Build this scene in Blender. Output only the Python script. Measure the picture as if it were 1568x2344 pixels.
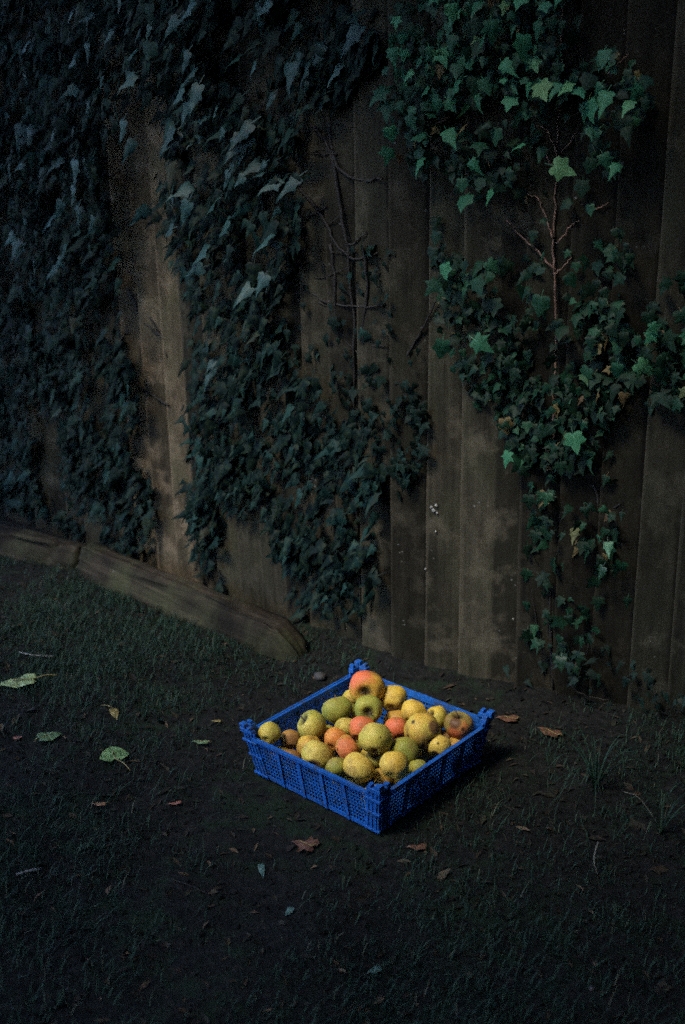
import bpy, math, random
import numpy as np
from mathutils import Vector, Matrix, noise

R = math.radians
scene = bpy.context.scene
for o in list(bpy.data.objects):
    bpy.data.objects.remove(o)
COL = scene.collection

# ------------------------------------------------------------------ camera
cam_d = bpy.data.cameras.new('camera')
cam = bpy.data.objects.new('camera', cam_d)
COL.objects.link(cam)
cam_d.sensor_fit = 'VERTICAL'
cam_d.sensor_height = 36.0
cam_d.lens = 2700 / 2344 * 36.0
cam_d.clip_end = 500
cam_d.dof.use_dof = True
cam_d.dof.focus_distance = 2.72
cam_d.dof.aperture_fstop = 2.4
CAM_H = 1.5
cam.matrix_world = (Matrix.Translation((0, 0, CAM_H)) @ Matrix.Rotation(R(90 - 19.7), 4, 'X')
                    @ Matrix.Rotation(-0.02, 4, 'Z'))
scene.camera = cam

# ------------------------------------------------------------------ light
SUN_EL = R(56)
SUN_DIR = Vector((-0.80, -0.60, 0)).normalized() * math.cos(SUN_EL) + Vector((0, 0, math.sin(SUN_EL)))
world = bpy.data.worlds.new('World')
scene.world = world
world.use_nodes = True
wn = world.node_tree
bg = wn.nodes['Background']
sky = wn.nodes.new('ShaderNodeTexSky')
sky.sky_type = 'NISHITA'
sky.sun_disc = False
sky.ozone_density = 8.0
sky.sun_elevation = SUN_EL
sky.sun_rotation = math.atan2(SUN_DIR.x, SUN_DIR.y)
wn.links.new(sky.outputs[0], bg.inputs[0])
bg.inputs[1].default_value = 0.15
sun_d = bpy.data.lights.new('sun', 'SUN')
sun_d.energy = 1.28
sun_d.angle = R(14)
sun_d.color = (1.0, 0.93, 0.80)
sun = bpy.data.objects.new('sun', sun_d)
COL.objects.link(sun)
sun.location = (-4, -3, 6)
sun.rotation_euler = SUN_DIR.to_track_quat('Z', 'Y').to_euler()

scene.render.engine = 'CYCLES'
scene.view_settings.view_transform = 'Standard'
scene.view_settings.look = 'None'
scene.view_settings.exposure = 1.75
scene.view_settings.gamma = 1.0
scene.cycles.use_denoising = False
scene.cycles.use_adaptive_sampling = True
scene.cycles.adaptive_threshold = 0.035
scene.cycles.adaptive_min_samples = 24
scene.cycles.max_bounces = 6

rnd = random.Random(11)

# ------------------------------------------------------------------ helpers
def tag(o, label=None, cat=None, group=None, kind=None):
    if label: o['label'] = label
    if cat: o['category'] = cat
    if group: o['group'] = group
    if kind: o['kind'] = kind
    return o

def obj(name, data, parent=None, loc=None, mat=None):
    o = bpy.data.objects.new(name, data)
    COL.objects.link(o)
    if parent is not None: o.parent = parent
    if loc is not None: o.location = loc
    if mat is not None: data.materials.append(mat)
    return o

def empty(name, loc=(0, 0, 0), rotz=0):
    o = bpy.data.objects.new(name, None)
    COL.objects.link(o)
    o.location = loc
    o.rotation_euler = (0, 0, rotz)
    o.empty_display_size = 0.05
    return o

class MB:
    def __init__(self): self.v = []; self.f = []
    def hexa(self, c):
        n = len(self.v); self.v += [tuple(p) for p in c]
        self.f += [tuple(n + i for i in q) for q in
                   ((0, 3, 2, 1), (4, 5, 6, 7), (0, 1, 5, 4), (1, 2, 6, 5), (2, 3, 7, 6), (3, 0, 4, 7))]
    def box(self, x0, x1, y0, y1, z0, z1):
        self.hexa([(x0, y0, z0), (x1, y0, z0), (x1, y1, z0), (x0, y1, z0),
                   (x0, y0, z1), (x1, y0, z1), (x1, y1, z1), (x0, y1, z1)])
    def tube(self, pts, rad, n=6):
        pts = [Vector(p) for p in pts]
        if not hasattr(rad, '__len__'): rad = [rad] * len(pts)
        rings = []
        for i, p in enumerate(pts):
            d = (pts[min(i + 1, len(pts) - 1)] - pts[max(i - 1, 0)]).normalized()
            u = d.orthogonal().normalized() if i == 0 else (pu - d * pu.dot(d)).normalized()
            pu = u
            w = d.cross(u)
            b = len(self.v)
            for k in range(n):
                a = 2 * math.pi * k / n
                self.v.append(tuple(p + (u * math.cos(a) + w * math.sin(a)) * rad[i]))
            rings.append(b)
        for a, b in zip(rings, rings[1:]):
            for k in range(n):
                self.f.append((a + k, a + (k + 1) % n, b + (k + 1) % n, b + k))
        self.f.append(tuple(rings[0] + k for k in reversed(range(n))))
        self.f.append(tuple(rings[-1] + k for k in range(n)))
    def mesh(self, name, mat=None, smooth=False):
        m = bpy.data.meshes.new(name)
        m.from_pydata(self.v, [], self.f)
        if mat: m.materials.append(mat)
        if smooth: m.polygons.foreach_set('use_smooth', [True] * len(m.polygons))
        m.update()
        return m
    def build(self, name, mat, parent=None, smooth=False):
        return obj(name, self.mesh(name, mat, smooth), parent)

def smooth_line(pts, n=5):
    """Catmull-Rom through the points."""
    P = [Vector(p) for p in pts]
    P = [P[0] * 2 - P[1]] + P + [P[-1] * 2 - P[-2]]
    out = []
    for i in range(1, len(P) - 2):
        for k in range(n):
            t = k / n
            a, b, c, d = P[i - 1:i + 3]
            out.append(0.5 * ((2 * b) + (c - a) * t + (2 * a - 5 * b + 4 * c - d) * t * t
                              + (3 * b - a - 3 * c + d) * t ** 3))
    out.append(P[-2])
    return out

# node helper
class NT:
    def __init__(self, name):
        self.m = bpy.data.materials.new(name)
        self.m.use_nodes = True
        self.t = self.m.node_tree
        self.b = self.t.nodes['Principled BSDF']
        self.out = self.t.nodes['Material Output']
    def n(self, typ, **kw):
        nd = self.t.nodes.new('ShaderNode' + typ)
        for k, v in kw.items():
            if k.startswith('i_'):
                key = k[2:]
                nd.inputs[int(key) if key.isdigit() else key.replace('_', ' ')].default_value = v
            else:
                setattr(nd, k, v)
        return nd
    def l(self, a, b): self.t.links.new(a, b)
    def noise(self, vec, scale, detail=4, rough=0.55, dist=0.0):
        nd = self.n('TexNoise'); nd.inputs['Scale'].default_value = scale
        nd.inputs['Detail'].default_value = detail; nd.inputs['Roughness'].default_value = rough
        nd.inputs['Distortion'].default_value = dist
        if vec is not None: self.l(vec, nd.inputs['Vector'])
        return nd.outputs['Fac']
    def ramp(self, fac, stops, interp='LINEAR'):
        nd = self.n('ValToRGB'); e = nd.color_ramp.elements
        nd.color_ramp.interpolation = interp
        while len(e) < len(stops): e.new(0.5)
        for el, (p, c) in zip(e, stops):
            el.position = p
            el.color = (*c, 1) if hasattr(c, '__len__') else (c, c, c, 1)
        self.l(fac, nd.inputs[0])
        return nd.outputs[0]
    def mix(self, fac, a, b, blend='MIX'):
        nd = self.n('Mix', data_type='RGBA', blend_type=blend)
        for sock, v in ((nd.inputs[0], fac), (nd.inputs[6], a), (nd.inputs[7], b)):
            if hasattr(v, 'node'): self.l(v, sock)
            elif hasattr(v, '__len__'): sock.default_value = (*v, 1)
            else: sock.default_value = v
        return nd.outputs[2]
    def math(self, op, a, b=0.0, clamp=False):
        nd = self.n('Math', operation=op, use_clamp=clamp)
        for sock, v in ((nd.inputs[0], a), (nd.inputs[1], b)):
            if hasattr(v, 'node'): self.l(v, sock)
            else: sock.default_value = v
        return nd.outputs[0]
    def mapping(self, vec, scale=(1, 1, 1), loc=(0, 0, 0)):
        nd = self.n('Mapping'); nd.inputs['Scale'].default_value = scale
        nd.inputs['Location'].default_value = loc
        self.l(vec, nd.inputs['Vector']); return nd.outputs[0]
    def bump(self, h, strength=0.5, dist=0.01):
        nd = self.n('Bump'); nd.inputs['Strength'].default_value = strength
        nd.inputs['Distance'].default_value = dist
        self.l(h, nd.inputs['Height']); self.l(nd.outputs[0], self.b.inputs['Normal'])
    def coord(self, which='Object'): return self.n('TexCoord').outputs[which]
    def objrand(self): return self.n('ObjectInfo').outputs['Random']
    def set(self, rough=0.6, spec=0.5, **kw):
        self.b.inputs['Roughness'].default_value = rough
        self.b.inputs['Specular IOR Level'].default_value = spec
        for k, v in kw.items(): self.b.inputs[k].default_value = v
    def base(self, c): self.l(c, self.b.inputs['Base Color'])

# ------------------------------------------------------------------ materials
def mat_soil():
    t = NT('soil'); g = t.coord('Object')
    n1 = t.noise(g, 3.0, 6, 0.6); n2 = t.noise(g, 45, 5, 0.7); n3 = t.noise(g, 160, 3, 0.6)
    c = t.ramp(n2, [(0.25, (0.005, 0.0056, 0.0055)), (0.5, (0.010, 0.0105, 0.0102)), (0.75, (0.022, 0.021, 0.019))])
    moss = t.ramp(t.math('MULTIPLY', n1, t.noise(g, 22, 4)), [(0.24, 0.0), (0.36, 1.0)])
    c = t.mix(t.math('MULTIPLY', moss, 0.6), c, (0.012, 0.024, 0.012))
    c = t.mix(t.ramp(n3, [(0.62, 0.0), (0.72, 0.5)]), c, (0.06, 0.048, 0.036))
    t.base(c); t.set(0.95, 0.06)
    t.bump(t.math('ADD', n2, t.math('MULTIPLY', n3, 0.4)), 0.9, 0.012)
    return t.m

def mat_wood(name, dark, mid, light, moss=(0.06, 0.065, 0.035), moss_amt=0.35, axis=2):
    t = NT(name); g0 = t.coord('Object'); r = t.objrand()
    add = t.n('VectorMath', operation='ADD'); t.l(g0, add.inputs[0])
    cmb = t.n('CombineXYZ')
    t.l(t.math('MULTIPLY', r, 37.0), cmb.inputs[0]); t.l(t.math('MULTIPLY', r, 91.0), cmb.inputs[2])
    t.l(cmb.outputs[0], add.inputs[1]); g = add.outputs[0]
    sc = [55, 55, 55]; sc[axis] = 1.6
    grain = t.noise(t.mapping(g, sc), 1.0, 5, 0.65, 0.6)
    sc2 = [220, 220, 220]; sc2[axis] = 5
    fine = t.noise(t.mapping(g, sc2), 1.0, 3, 0.6)
    blot = t.noise(g, 7, 5, 0.6)
    mott = t.noise(t.mapping(g, (30, 30, 14) if axis == 2 else (14, 30, 30)), 1.0, 6, 0.7) if axis == 2 else t.noise(t.mapping(g, (6, 90, 90)), 1.0, 6, 0.7)
    if axis == 0: grain, mott = mott, grain
    f = t.math('ADD', t.math('MULTIPLY', grain, 0.34), t.math('ADD', t.math('MULTIPLY', fine, 0.22), t.math('MULTIPLY', mott, 0.44)))
    c = t.ramp(f, [(0.34, dark), (0.50, mid), (0.66, light)])
    c = t.mix(t.ramp(blot, [(0.42, 0.0), (0.70, moss_amt)]), c, moss)
    stain = t.noise(t.mapping(g, (6, 6, 1.2)), 1.0, 4, 0.6)
    c = t.mix(t.ramp(stain, [(0.46, 0.0), (0.64, 0.75)]), c, tuple(0.5 * x for x in dark))
    if axis == 2:     # darker along the joint, paler along the outer arris
        xs_ = t.n('SeparateXYZ'); t.l(g0, xs_.inputs[0])
        jx = t.math('ADD', xs_.outputs[0], t.math('MULTIPLY', t.math('SUBTRACT', t.noise(t.mapping(g, (20, 20, 6)), 1.0, 4), 0.5), 0.016))
        c = t.mix(t.ramp(t.math('MULTIPLY', jx, 10.0), [(0.0, 0.0), (0.87, 0.0), (0.95, 0.7), (1.0, 0.7), ]), c, tuple(0.4 * x for x in dark))
        c = t.mix(t.ramp(t.noise(g, 11, 5, 0.65), [(0.52, 0.0), (0.70, 0.7)]), c, tuple(1.25 * x for x in light))
        c = t.mix(t.ramp(t.math('MULTIPLY', jx, 10.0), [(0.03, 0.55), (0.09, 0.0)]), c, light)
    # tone of each board
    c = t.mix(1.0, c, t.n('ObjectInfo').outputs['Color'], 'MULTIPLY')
    vor = t.n('TexVoronoi'); vor.inputs['Scale'].default_value = 60; t.l(g, vor.inputs['Vector'])
    lich = t.math('MULTIPLY', t.ramp(vor.outputs['Distance'], [(0.10, 1.0), (0.2, 0.0)]),
                  t.ramp(t.noise(g, 9, 3), [(0.60, 0.0), (0.70, 0.5)]))
    c = t.mix(lich, c, (0.30, 0.29, 0.26))
    t.base(c); t.set(0.88, 0.12)
    t.bump(f, 0.6, 0.004)
    return t.m

def mat_leaf(name, stops, rough=0.38, spec=0.5, vein=(0.10, 0.16, 0.07)):
    t = NT(name)
    isl = t.n('NewGeometry').outputs['Random Per Island']
    r = t.math('FRACT', t.math('ADD', t.math('MULTIPLY', isl, 7.31), t.math('MULTIPLY', t.objrand(), 5.17)))
    c = t.ramp(r, stops)
    g = t.coord('Object')
    c = t.mix(t.ramp(t.noise(g, 60, 3), [(0.45, 0.0), (0.75, 0.35)]), c, tuple(0.4 * x for x in vein))
    uv = t.n('SeparateXYZ'); t.l(t.coord('UV'), uv.inputs[0])
    ax_ = t.math('ABSOLUTE', uv.outputs[0])
    mid = t.ramp(ax_, [(0.012, 1.0), (0.035, 0.0)])
    lat = t.math('PINGPONG', t.math('SUBTRACT', uv.outputs[1], t.math('MULTIPLY', ax_, 0.75)), 0.11)
    lat = t.ramp(t.math('MULTIPLY', lat, 9.0), [(0.06, 0.7), (0.18, 0.0)])
    vv = t.math('MULTIPLY', t.math('MAXIMUM', mid, lat), t.math('GREATER_THAN', ax_, 1e-6))
    c = t.mix(t.math('MULTIPLY', vv, 0.30), c, t.mix(1.0, c, (2.6, 2.2, 2.4), 'MULTIPLY'))
    t.base(c); t.set(rough, spec)
    # thin blades let a little light through
    tr = t.n('BsdfTranslucent'); t.l(c, tr.inputs[0])
    mx = t.n('MixShader'); mx.inputs[0].default_value = 0.18
    t.l(t.b.outputs[0], mx.inputs[1]); t.l(tr.outputs[0], mx.inputs[2]); t.l(mx.outputs[0], t.out.inputs[0])
    t.bump(t.noise(g, 140, 2), 0.25, 0.002)
    return t.m

def mat_plain(name, a, b, scale=40, rough=0.7, spec=0.3, bump=0.3):
    t = NT(name); g = t.coord('Object')
    n = t.noise(g, scale, 4, 0.6)
    t.base(t.ramp(n, [(0.3, a), (0.7, b)])); t.set(rough, spec)
    if bump: t.bump(n, bump, 0.004)
    return t.m

M_SOIL = mat_soil()
M_WOOD = mat_wood('weathered_fence_wood', (0.012, 0.0105, 0.0075), (0.032, 0.028, 0.019), (0.064, 0.055, 0.038), moss=(0.032, 0.034, 0.019), moss_amt=0.6)
M_LOG = mat_wood('rotting_log_wood', (0.006, 0.005, 0.004), (0.021, 0.0165, 0.011), (0.060, 0.046, 0.030),
                 moss=(0.05, 0.06, 0.025), moss_amt=0.5, axis=0)
M_IVY_DARK = mat_leaf('shade_toned_ivy_leaf', [(0.0, (0.0015, 0.0055, 0.005)), (0.6, (0.0025, 0.010, 0.009)), (0.85, (0.005, 0.019, 0.017)), (0.96, (0.010, 0.034, 0.030)), (1.0, (0.022, 0.022, 0.014))], 0.55, 0.09)  # bluish, skylit shade put into the leaf colour
M_IVY = mat_leaf('green_ivy_leaf', [(0.0, (0.005, 0.018, 0.010)), (0.5, (0.010, 0.040, 0.021)), (0.8, (0.022, 0.085, 0.044)), (0.93, (0.045, 0.15, 0.08)), (0.955, (0.07, 0.13, 0.05)), (0.975, (0.13, 0.10, 0.035)), (1.0, (0.10, 0.055, 0.03))], 0.45, 0.35)
M_IVY_GLINT = mat_leaf('sky_glint_ivy_leaf', [(0.0, (0.006, 0.024, 0.024)), (0.6, (0.010, 0.037, 0.037)), (1.0, (0.018, 0.054, 0.053))], 0.5, 0.26)  # sky glints on outer left leaves, put into their colour
M_IVY_SHADED = mat_leaf('shaded_green_ivy_leaf', [(0.0, (0.002, 0.010, 0.006)), (0.6, (0.003, 0.020, 0.011)), (0.9, (0.007, 0.040, 0.020)), (0.96, (0.018, 0.07, 0.034)), (0.975, (0.11, 0.085, 0.03)), (1.0, (0.08, 0.045, 0.025))], 0.55, 0.15)  # shaded copy of the green leaf, self-shadow put into its colour
M_IVY_LIT = mat_leaf('lit_green_ivy_leaf', [(0.0, (0.004, 0.030, 0.016)), (0.5, (0.010, 0.065, 0.034)), (0.9, (0.026, 0.125, 0.060)), (1.0, (0.06, 0.13, 0.05))], 0.55, 0.18)  # lit copy for the outermost leaves, light put into the colour
M_STEM = mat_plain('ivy_stem_bark', (0.085, 0.048, 0.034), (0.19, 0.11, 0.078), 90)
M_STEM_DARK = mat_plain('old_ivy_stem_bark', (0.007, 0.006, 0.005), (0.020, 0.016, 0.013), 90)
M_GRASS = mat_leaf('grass_blade', [(0.0, (0.005, 0.018, 0.012)), (0.6, (0.011, 0.038, 0.024)), (0.94, (0.026, 0.060, 0.036)), (1.0, (0.08, 0.075, 0.05))], 0.65, 0.2)
M_LITTER = mat_leaf('leaf_litter', [(0.0, (0.008, 0.007, 0.006)), (0.6, (0.022, 0.016, 0.012)), (0.9, (0.05, 0.032, 0.02)), (1.0, (0.13, 0.085, 0.055))], 0.8, 0.2)
M_LICHEN = mat_plain('white_lichen', (0.16, 0.155, 0.145), (0.30, 0.29, 0.27), 80)

# ------------------------------------------------------------------ ground
BX, BY = 0.14, 2.96
dA = Vector((-math.cos(R(42)), math.sin(R(42)), 0))
dB = Vector((math.cos(R(26)), -math.sin(R(26)), 0))
nA = Vector((-math.sin(R(42)), -math.cos(R(42)), 0))
nB = Vector((-math.sin(R(26)), -math.cos(R(26)), 0))
BEND = Vector((BX, BY, 0))
def fpos(s, z, off=0.0):
    """point on the fence: s metres along it from its bend (negative to the left)"""
    p = BEND + (dA * -s + nA * off if s < 0 else dB * s + nB * off)
    return Vector((p.x, p.y, z))
def fence_dist(x, y):
    v = Vector((x - BX, y - BY, 0))
    return min(v.dot(nA) if v.dot(dA) > 0 else 9, v.dot(nB) if v.dot(dB) > 0 else 9) if (v.dot(dA) > 0 or v.dot(dB) > 0) else v.length

CRATE_C = Vector((0.049, 2.398, 0)); CRATE_YAW = -0.729
def ground_z(x, y):
    h = 0.016 * noise.noise(Vector((x * 2.2, y * 2.2, 0.3))) + 0.009 * noise.noise(Vector((x * 7, y * 7, 5))) \
        + 0.005 * noise.noise(Vector((x * 22, y * 22, 9)))
    d = max(0.0, fence_dist(x, y))
    h += (0.012 + .02 * math.exp(-((x - .05) / .25) ** 2)) * math.exp(-(d / 0.13) ** 2)
    dc = math.hypot(x - CRATE_C.x, y - CRATE_C.y)
    k = min(1, max(0, (dc - 0.26) / 0.12))
    h = h * k - 0.004 * (1 - k)
    far = min(1, max(0, (math.hypot(x, y - 2) - 3) / 4))
    return h * (1 - far)

xs = np.unique(np.concatenate([np.linspace(-60, -3, 10), np.linspace(-3, -1.6, 24), np.linspace(-1.6, 1.6, 150), np.linspace(1.6, 3, 24), np.linspace(3, 60, 10)]))
ys = np.unique(np.concatenate([np.linspace(-60, 0, 10), np.linspace(0, 1.4, 24), np.linspace(1.4, 4.4, 140), np.linspace(4.4, 6, 20), np.linspace(6, 60, 10)]))
gv = [(x, y, ground_z(x, y)) for y in ys for x in xs]
nx = len(xs)
gf = [(j * nx + i, j * nx + i + 1, (j + 1) * nx + i + 1, (j + 1) * nx + i) for j in range(len(ys) - 1) for i in range(nx - 1)]
gm = bpy.data.meshes.new('ground'); gm.from_pydata(gv, [], gf); gm.materials.append(M_SOIL)
gm.polygons.foreach_set('use_smooth', [True] * len(gm.polygons))
tag(obj('ground', gm), kind='structure')

# ------------------------------------------------------------------ fence
fence = empty('wooden_fence', BEND)
tag(fence, 'weathered brown featheredge board fence, overgrown with ivy, behind the crate', 'fence')
def board_mesh(w, h, seed, thick=0.029):
    q = random.Random(seed)
    v, f = [], []
    nz = 14
    for k in range(nz + 1):
        z = h * k / nz - 0.06
        e0 = 0.0022 * noise.noise(Vector((seed * 3.1, z * 5, 0))); e1 = 0.0022 * noise.noise(Vector((seed * 7.7, z * 5, 3)))
        cup = 0.002 * noise.noise(Vector((seed, z * 2, 8)))
        top = 0.0 if k < nz else q.uniform(-.004, .004)
        for x, y in ((e0, 0.010), (e0, thick - .0015), (e0 + .002, thick), (w * .33 + e1, thick * .83 + cup + .001), (w * .66, thick * .6 + cup), (w, 0.007), (w, 0.0)):
            v.append((x, -y, z + top))
    n = 7
    for k in range(nz):
        for i in range(n):
            a = k * n + i; b = k * n + (i + 1) % n
            f.append((a, b, b + n, a + n))
    f.append(tuple(range(n - 1, -1, -1))); f.append(tuple(nz * n + i for i in range(n)))
    m = bpy.data.meshes.new('board'); m.from_pydata(v, [], f); m.materials.append(M_WOOD)
    return m
q = random.Random(5)
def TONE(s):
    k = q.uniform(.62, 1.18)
    if .34 < s < .60: k *= .55                     # darker boards under the trailing ivy
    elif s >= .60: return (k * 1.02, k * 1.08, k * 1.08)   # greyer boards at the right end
    elif .05 < s <= .34: k = q.uniform(1.08, 1.22)     # the palest boards
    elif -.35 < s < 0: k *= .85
    elif s < -.80 and s > -1.15: return (2.3, 2.0, 1.82)  # lit look of the bare left board put into its tone
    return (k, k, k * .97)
def board(s, w, pitch_dir, rz, off, lean, hh):
    p = fpos(s, 0, off) if s != 0 else BEND.copy()
    o = obj('board', board_mesh(w, hh, q.randint(1, 9999)), fence)
    o.location = p - BEND
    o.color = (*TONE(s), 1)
    o.location += (nB if s > 0 else nA) * q.uniform(0, .006)
    o.rotation_euler = (q.uniform(-.004, .004), lean, rz + q.uniform(-.03, .02))
s = 0.0
for i in range(18):                      # right run
    pitch = .098 if i != 2 else .16
    o = board(s if s > 0 else 1e-4, pitch + .026, dB, -R(26), 0.0, q.uniform(-.006, .006), 1.86 + q.uniform(-.02, .02))
    s += pitch
s = 0.0
for i in range(27):                      # left run
    pitch = .098
    s -= pitch
    lean = q.uniform(-.008, .008)
    board(s, pitch + .026, dA, -R(42), 0.0, lean, 1.86 + q.uniform(-.02, .02))

for k, (a, z, r) in enumerate([(0.115, 0.475, .0045), (0.128, 0.482, .005), (0.122, 0.467, .0055), (0.131, 0.462, .004), (0.10, 0.30, .003), (.128, .41, .003), (.345, .20, .0028)]):
    m = MB()
    c = fpos(a, z, 0.031) - BEND
    ring = 7
    m.v.append(tuple(c + nB * .003))
    for j in range(ring):
        t = 2 * math.pi * j / ring; rr = r * rnd.uniform(.7, 1.2)
        m.v.append(tuple(c + dB * rr * math.cos(t) + Vector((0, 0, rr * math.sin(t))) - nB * .002))
    m.f = [(0, 1 + j, 1 + (j + 1) % ring) for j in range(ring)]
    m.build('lichen_spot', M_LICHEN, fence, True)

# ------------------------------------------------------------------ unseen trees, added so their crowns shade the scene
def sun_blocker_tree(base, seed, leaves, box, keep, label):
    q = random.Random(seed)
    root = empty('added_shade_tree', base)
    mb = MB()
    tr = smooth_line([(0, 0, -.1), (.03, .05, .8), (-.05, .1, 1.6), (-.1, .2, 2.5), (-.2, .4, 3.3), (-.3, .5, 4.0)], 4)
    mb.tube(tr, [.17 - .11 * k / len(tr) for k in range(len(tr))], 10)
    mb.build('trunk', M_STEM_DARK, root, True)
    for a, b, l in ((2.2, .2, 2.2), (2.9, .25, 2.4), (1.6, .3, 1.8), (3.6, .3, 2.0), (.6, .35, 1.6), (5.0, .4, 1.6)):
        P = smooth_line([(-.08, .18, 2.3 + b), (math.cos(a) * l * .4 - .1, math.sin(a) * l * .4 + .2, 2.7 + b), (math.cos(a) * l - .1, math.sin(a) * l + .2, 3.0 + b)], 5)
        mb = MB(); mb.tube(P, [.065 - .05 * k / len(P) for k in range(len(P))], 7); mb.build('limb', M_STEM_DARK, root, True)
    v0, t0 = leaf_geo(HEART, .1, .15, .2)
    V, F = [], []
    n = 0
    while n < leaves:
        gx, gy, z = q.uniform(*box[0]), q.uniform(*box[1]), q.uniform(2.55, 3.9)
        wob = .22 * noise.noise(Vector((gx * 1.7, gy * 1.7, z * .6))) + .1 * q.gauss(0, 1)
        if not keep(gx, gy, wob): continue  # leaves cut away along the sun direction to leave a light pool
        n += 1
        k = (z - .1) / math.tan(SUN_EL)
        hd = Vector((SUN_DIR.x, SUN_DIR.y, 0)).normalized()
        p = Vector((gx, gy, z)) + hd * k - root.location
        sz = q.uniform(.10, .19)
        m3 = frame_of(Vector((q.gauss(0, .5), q.gauss(0, .5), 1)), Vector((q.gauss(0, 1), q.gauss(0, 1), -.3))) @ Matrix.Diagonal((sz, sz, sz))
        b = len(V)
        V += [tuple(p + m3 @ Vector(c)) for c in v0]; F += [(b + x, b + y, b + w) for x, y, w in t0]
    m = bpy.data.meshes.new('crown'); m.from_pydata(V, [], F); m.materials.append(M_IVY)
    tag(obj('crown', m, root), kind='stuff')
    tag(root, label, 'tree', 'unseen trees added for shade')

# ------------------------------------------------------------------ logs by the fence foot
def log_thing(name, p0, p1, depth, height, label, seed, mat=M_LOG, taper0=1.0, taper1=1.0):
    p0 = Vector((*p0, 0)); p1 = Vector((*p1, 0))
    L = (p1 - p0).length
    rz = math.atan2(p1.y - p0.y, p1.x - p0.x)
    root = empty(name, p0, rz)
    nseg, nr = 60, 24
    v, f = [], []
    for k in range(nseg + 1):
        t = k / nseg
        x = L * t
        e0 = min(1, (t / .10)) ** .6 if taper0 < 1 else 1
        e1 = min(1, ((1 - t) / .085)) ** .5 if taper1 < 1 else 1
        hs = max(.16, e0 * e1)
        for j in range(nr):
            a = j / (nr - 1)
            # section: front foot, swelling face, crisp back top edge, back down
            pts = [(0, -.03), (0.0, .02), (.10, .30), (.22, .60), (.34, .86), (.38, .95), (.44, .985), (.70, 1.0), (.95, .99), (1.0, .94), (1.0, .5), (1.0, -.03)]
            u = a * (len(pts) - 1); i0 = min(int(u), len(pts) - 2); fr = u - i0
            yy = pts[i0][0] * (1 - fr) + pts[i0 + 1][0] * fr
            zz = pts[i0][1] * (1 - fr) + pts[i0 + 1][1] * fr
            nn = noise.noise(Vector((x * 5, yy * 6 + seed, zz * 6))) * .010 + noise.noise(Vector((x * 3, yy * 30 + seed, zz * 30))) * .006
            y = -depth * .5 + depth * yy
            y = (y - depth * .3) * (0.45 + .55 * hs) + depth * .3
            z = height * zz * hs
            cr = abs((x - (L - .10)) - (yy - .3) * .11)
            if zz > 0 and cr < .012: z -= .012 * (1 - cr / .012); y += .008
            v.append((x, y + nn, max(z + nn * (1 if zz > .05 else 0), -.03)))
    for k in range(nseg):
        for j in range(nr - 1):
            a = k * nr + j
            f.append((a, a + nr, a + nr + 1, a + 1))
    f.append(tuple(range(nr))); f.append(tuple(reversed([nseg * nr + j for j in range(nr)])))
    m = bpy.data.meshes.new('trunk'); m.from_pydata(v, [], f); m.materials.append(mat)
    m.polygons.foreach_set('use_smooth', [True] * len(m.polygons))
    obj('trunk', m, root)
    for k in range(3):
        mb = MB()
        zz = height * (.45 + .2 * k)
        mb.tube([(L * .1 + rnd.random() * .1, -depth * .30 + k * .02, zz), (L * .5, -depth * .25 + k * .02, zz + .004), (L * .8, -depth * .27 + k * .02, zz - .003)], .003, 4)
        mb.build('bark_ridge', mat, root, True)
    tag(root, label, 'log')
    return root
log_thing('split_log', (-.86, 3.655), (-.13, 2.955), .085, .092, 'pale split timber along the fence foot, its rounded end by the crate', 2.0, taper1=.5)
log_thing('split_log', (-1.75, 4.17), (-.885, 3.69), .08, .075, 'dim split timber at the left edge of the picture, beyond the pale one', 9.0)

# ------------------------------------------------------------------ crate
def mat_crate():
    t = NT('blue_crate_plastic'); g = t.coord('Object')
    n = t.noise(g, 14, 5, 0.6); n2 = t.noise(g, 120, 3)
    c = t.ramp(n, [(0.3, (0.006, 0.066, 0.28)), (0.7, (0.012, 0.11, 0.42))])
    c = t.mix(t.ramp(n2, [(0.55, 0.0), (0.75, 0.5)]), c, (0.05, 0.12, 0.26))
    c = t.mix(t.ramp(t.noise(g, 38, 5, 0.7), [(0.48, 0.0), (0.66, 0.75)]), c, (0.032, 0.045, 0.065))
    c = t.mix(t.ramp(t.noise(t.mapping(g, (90, 90, 9)), 1.0, 4, 0.7), [(0.58, 0.0), (0.68, 0.4)]), c, (0.06, 0.16, 0.36))
    t.base(c); t.set(0.5, 0.25)
    t.bump(n2, 0.25, 0.002)
    return t.m
M_CRATE = mat_crate()
crate = empty('plastic_crate', CRATE_C, CRATE_YAW)
tag(crate, 'open blue plastic mesh crate full of apples on the ground', 'crate')
HT, HB, ZR = 0.2015, 0.182, 0.110
def half(z): return HB + (HT - HB) * z / ZR
def wall_pt(side, t, z, off=0.0):
    """side 0..3 turns the wall round the crate"""
    o = half(z) + off
    x, y = t, -o
    for _ in range(side): x, y = -y, x
    return (x, y, z)
def wall_bar(mb, side, t0, t1, z0, z1, o0, o1):
    c = []
    for z in (z0, z1):
        c += [wall_pt(side, t0, z, o1), wall_pt(side, t1, z, o1), wall_pt(side, t1, z, o0), wall_pt(side, t0, z, o0)]
    mb.hexa(c)
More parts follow.
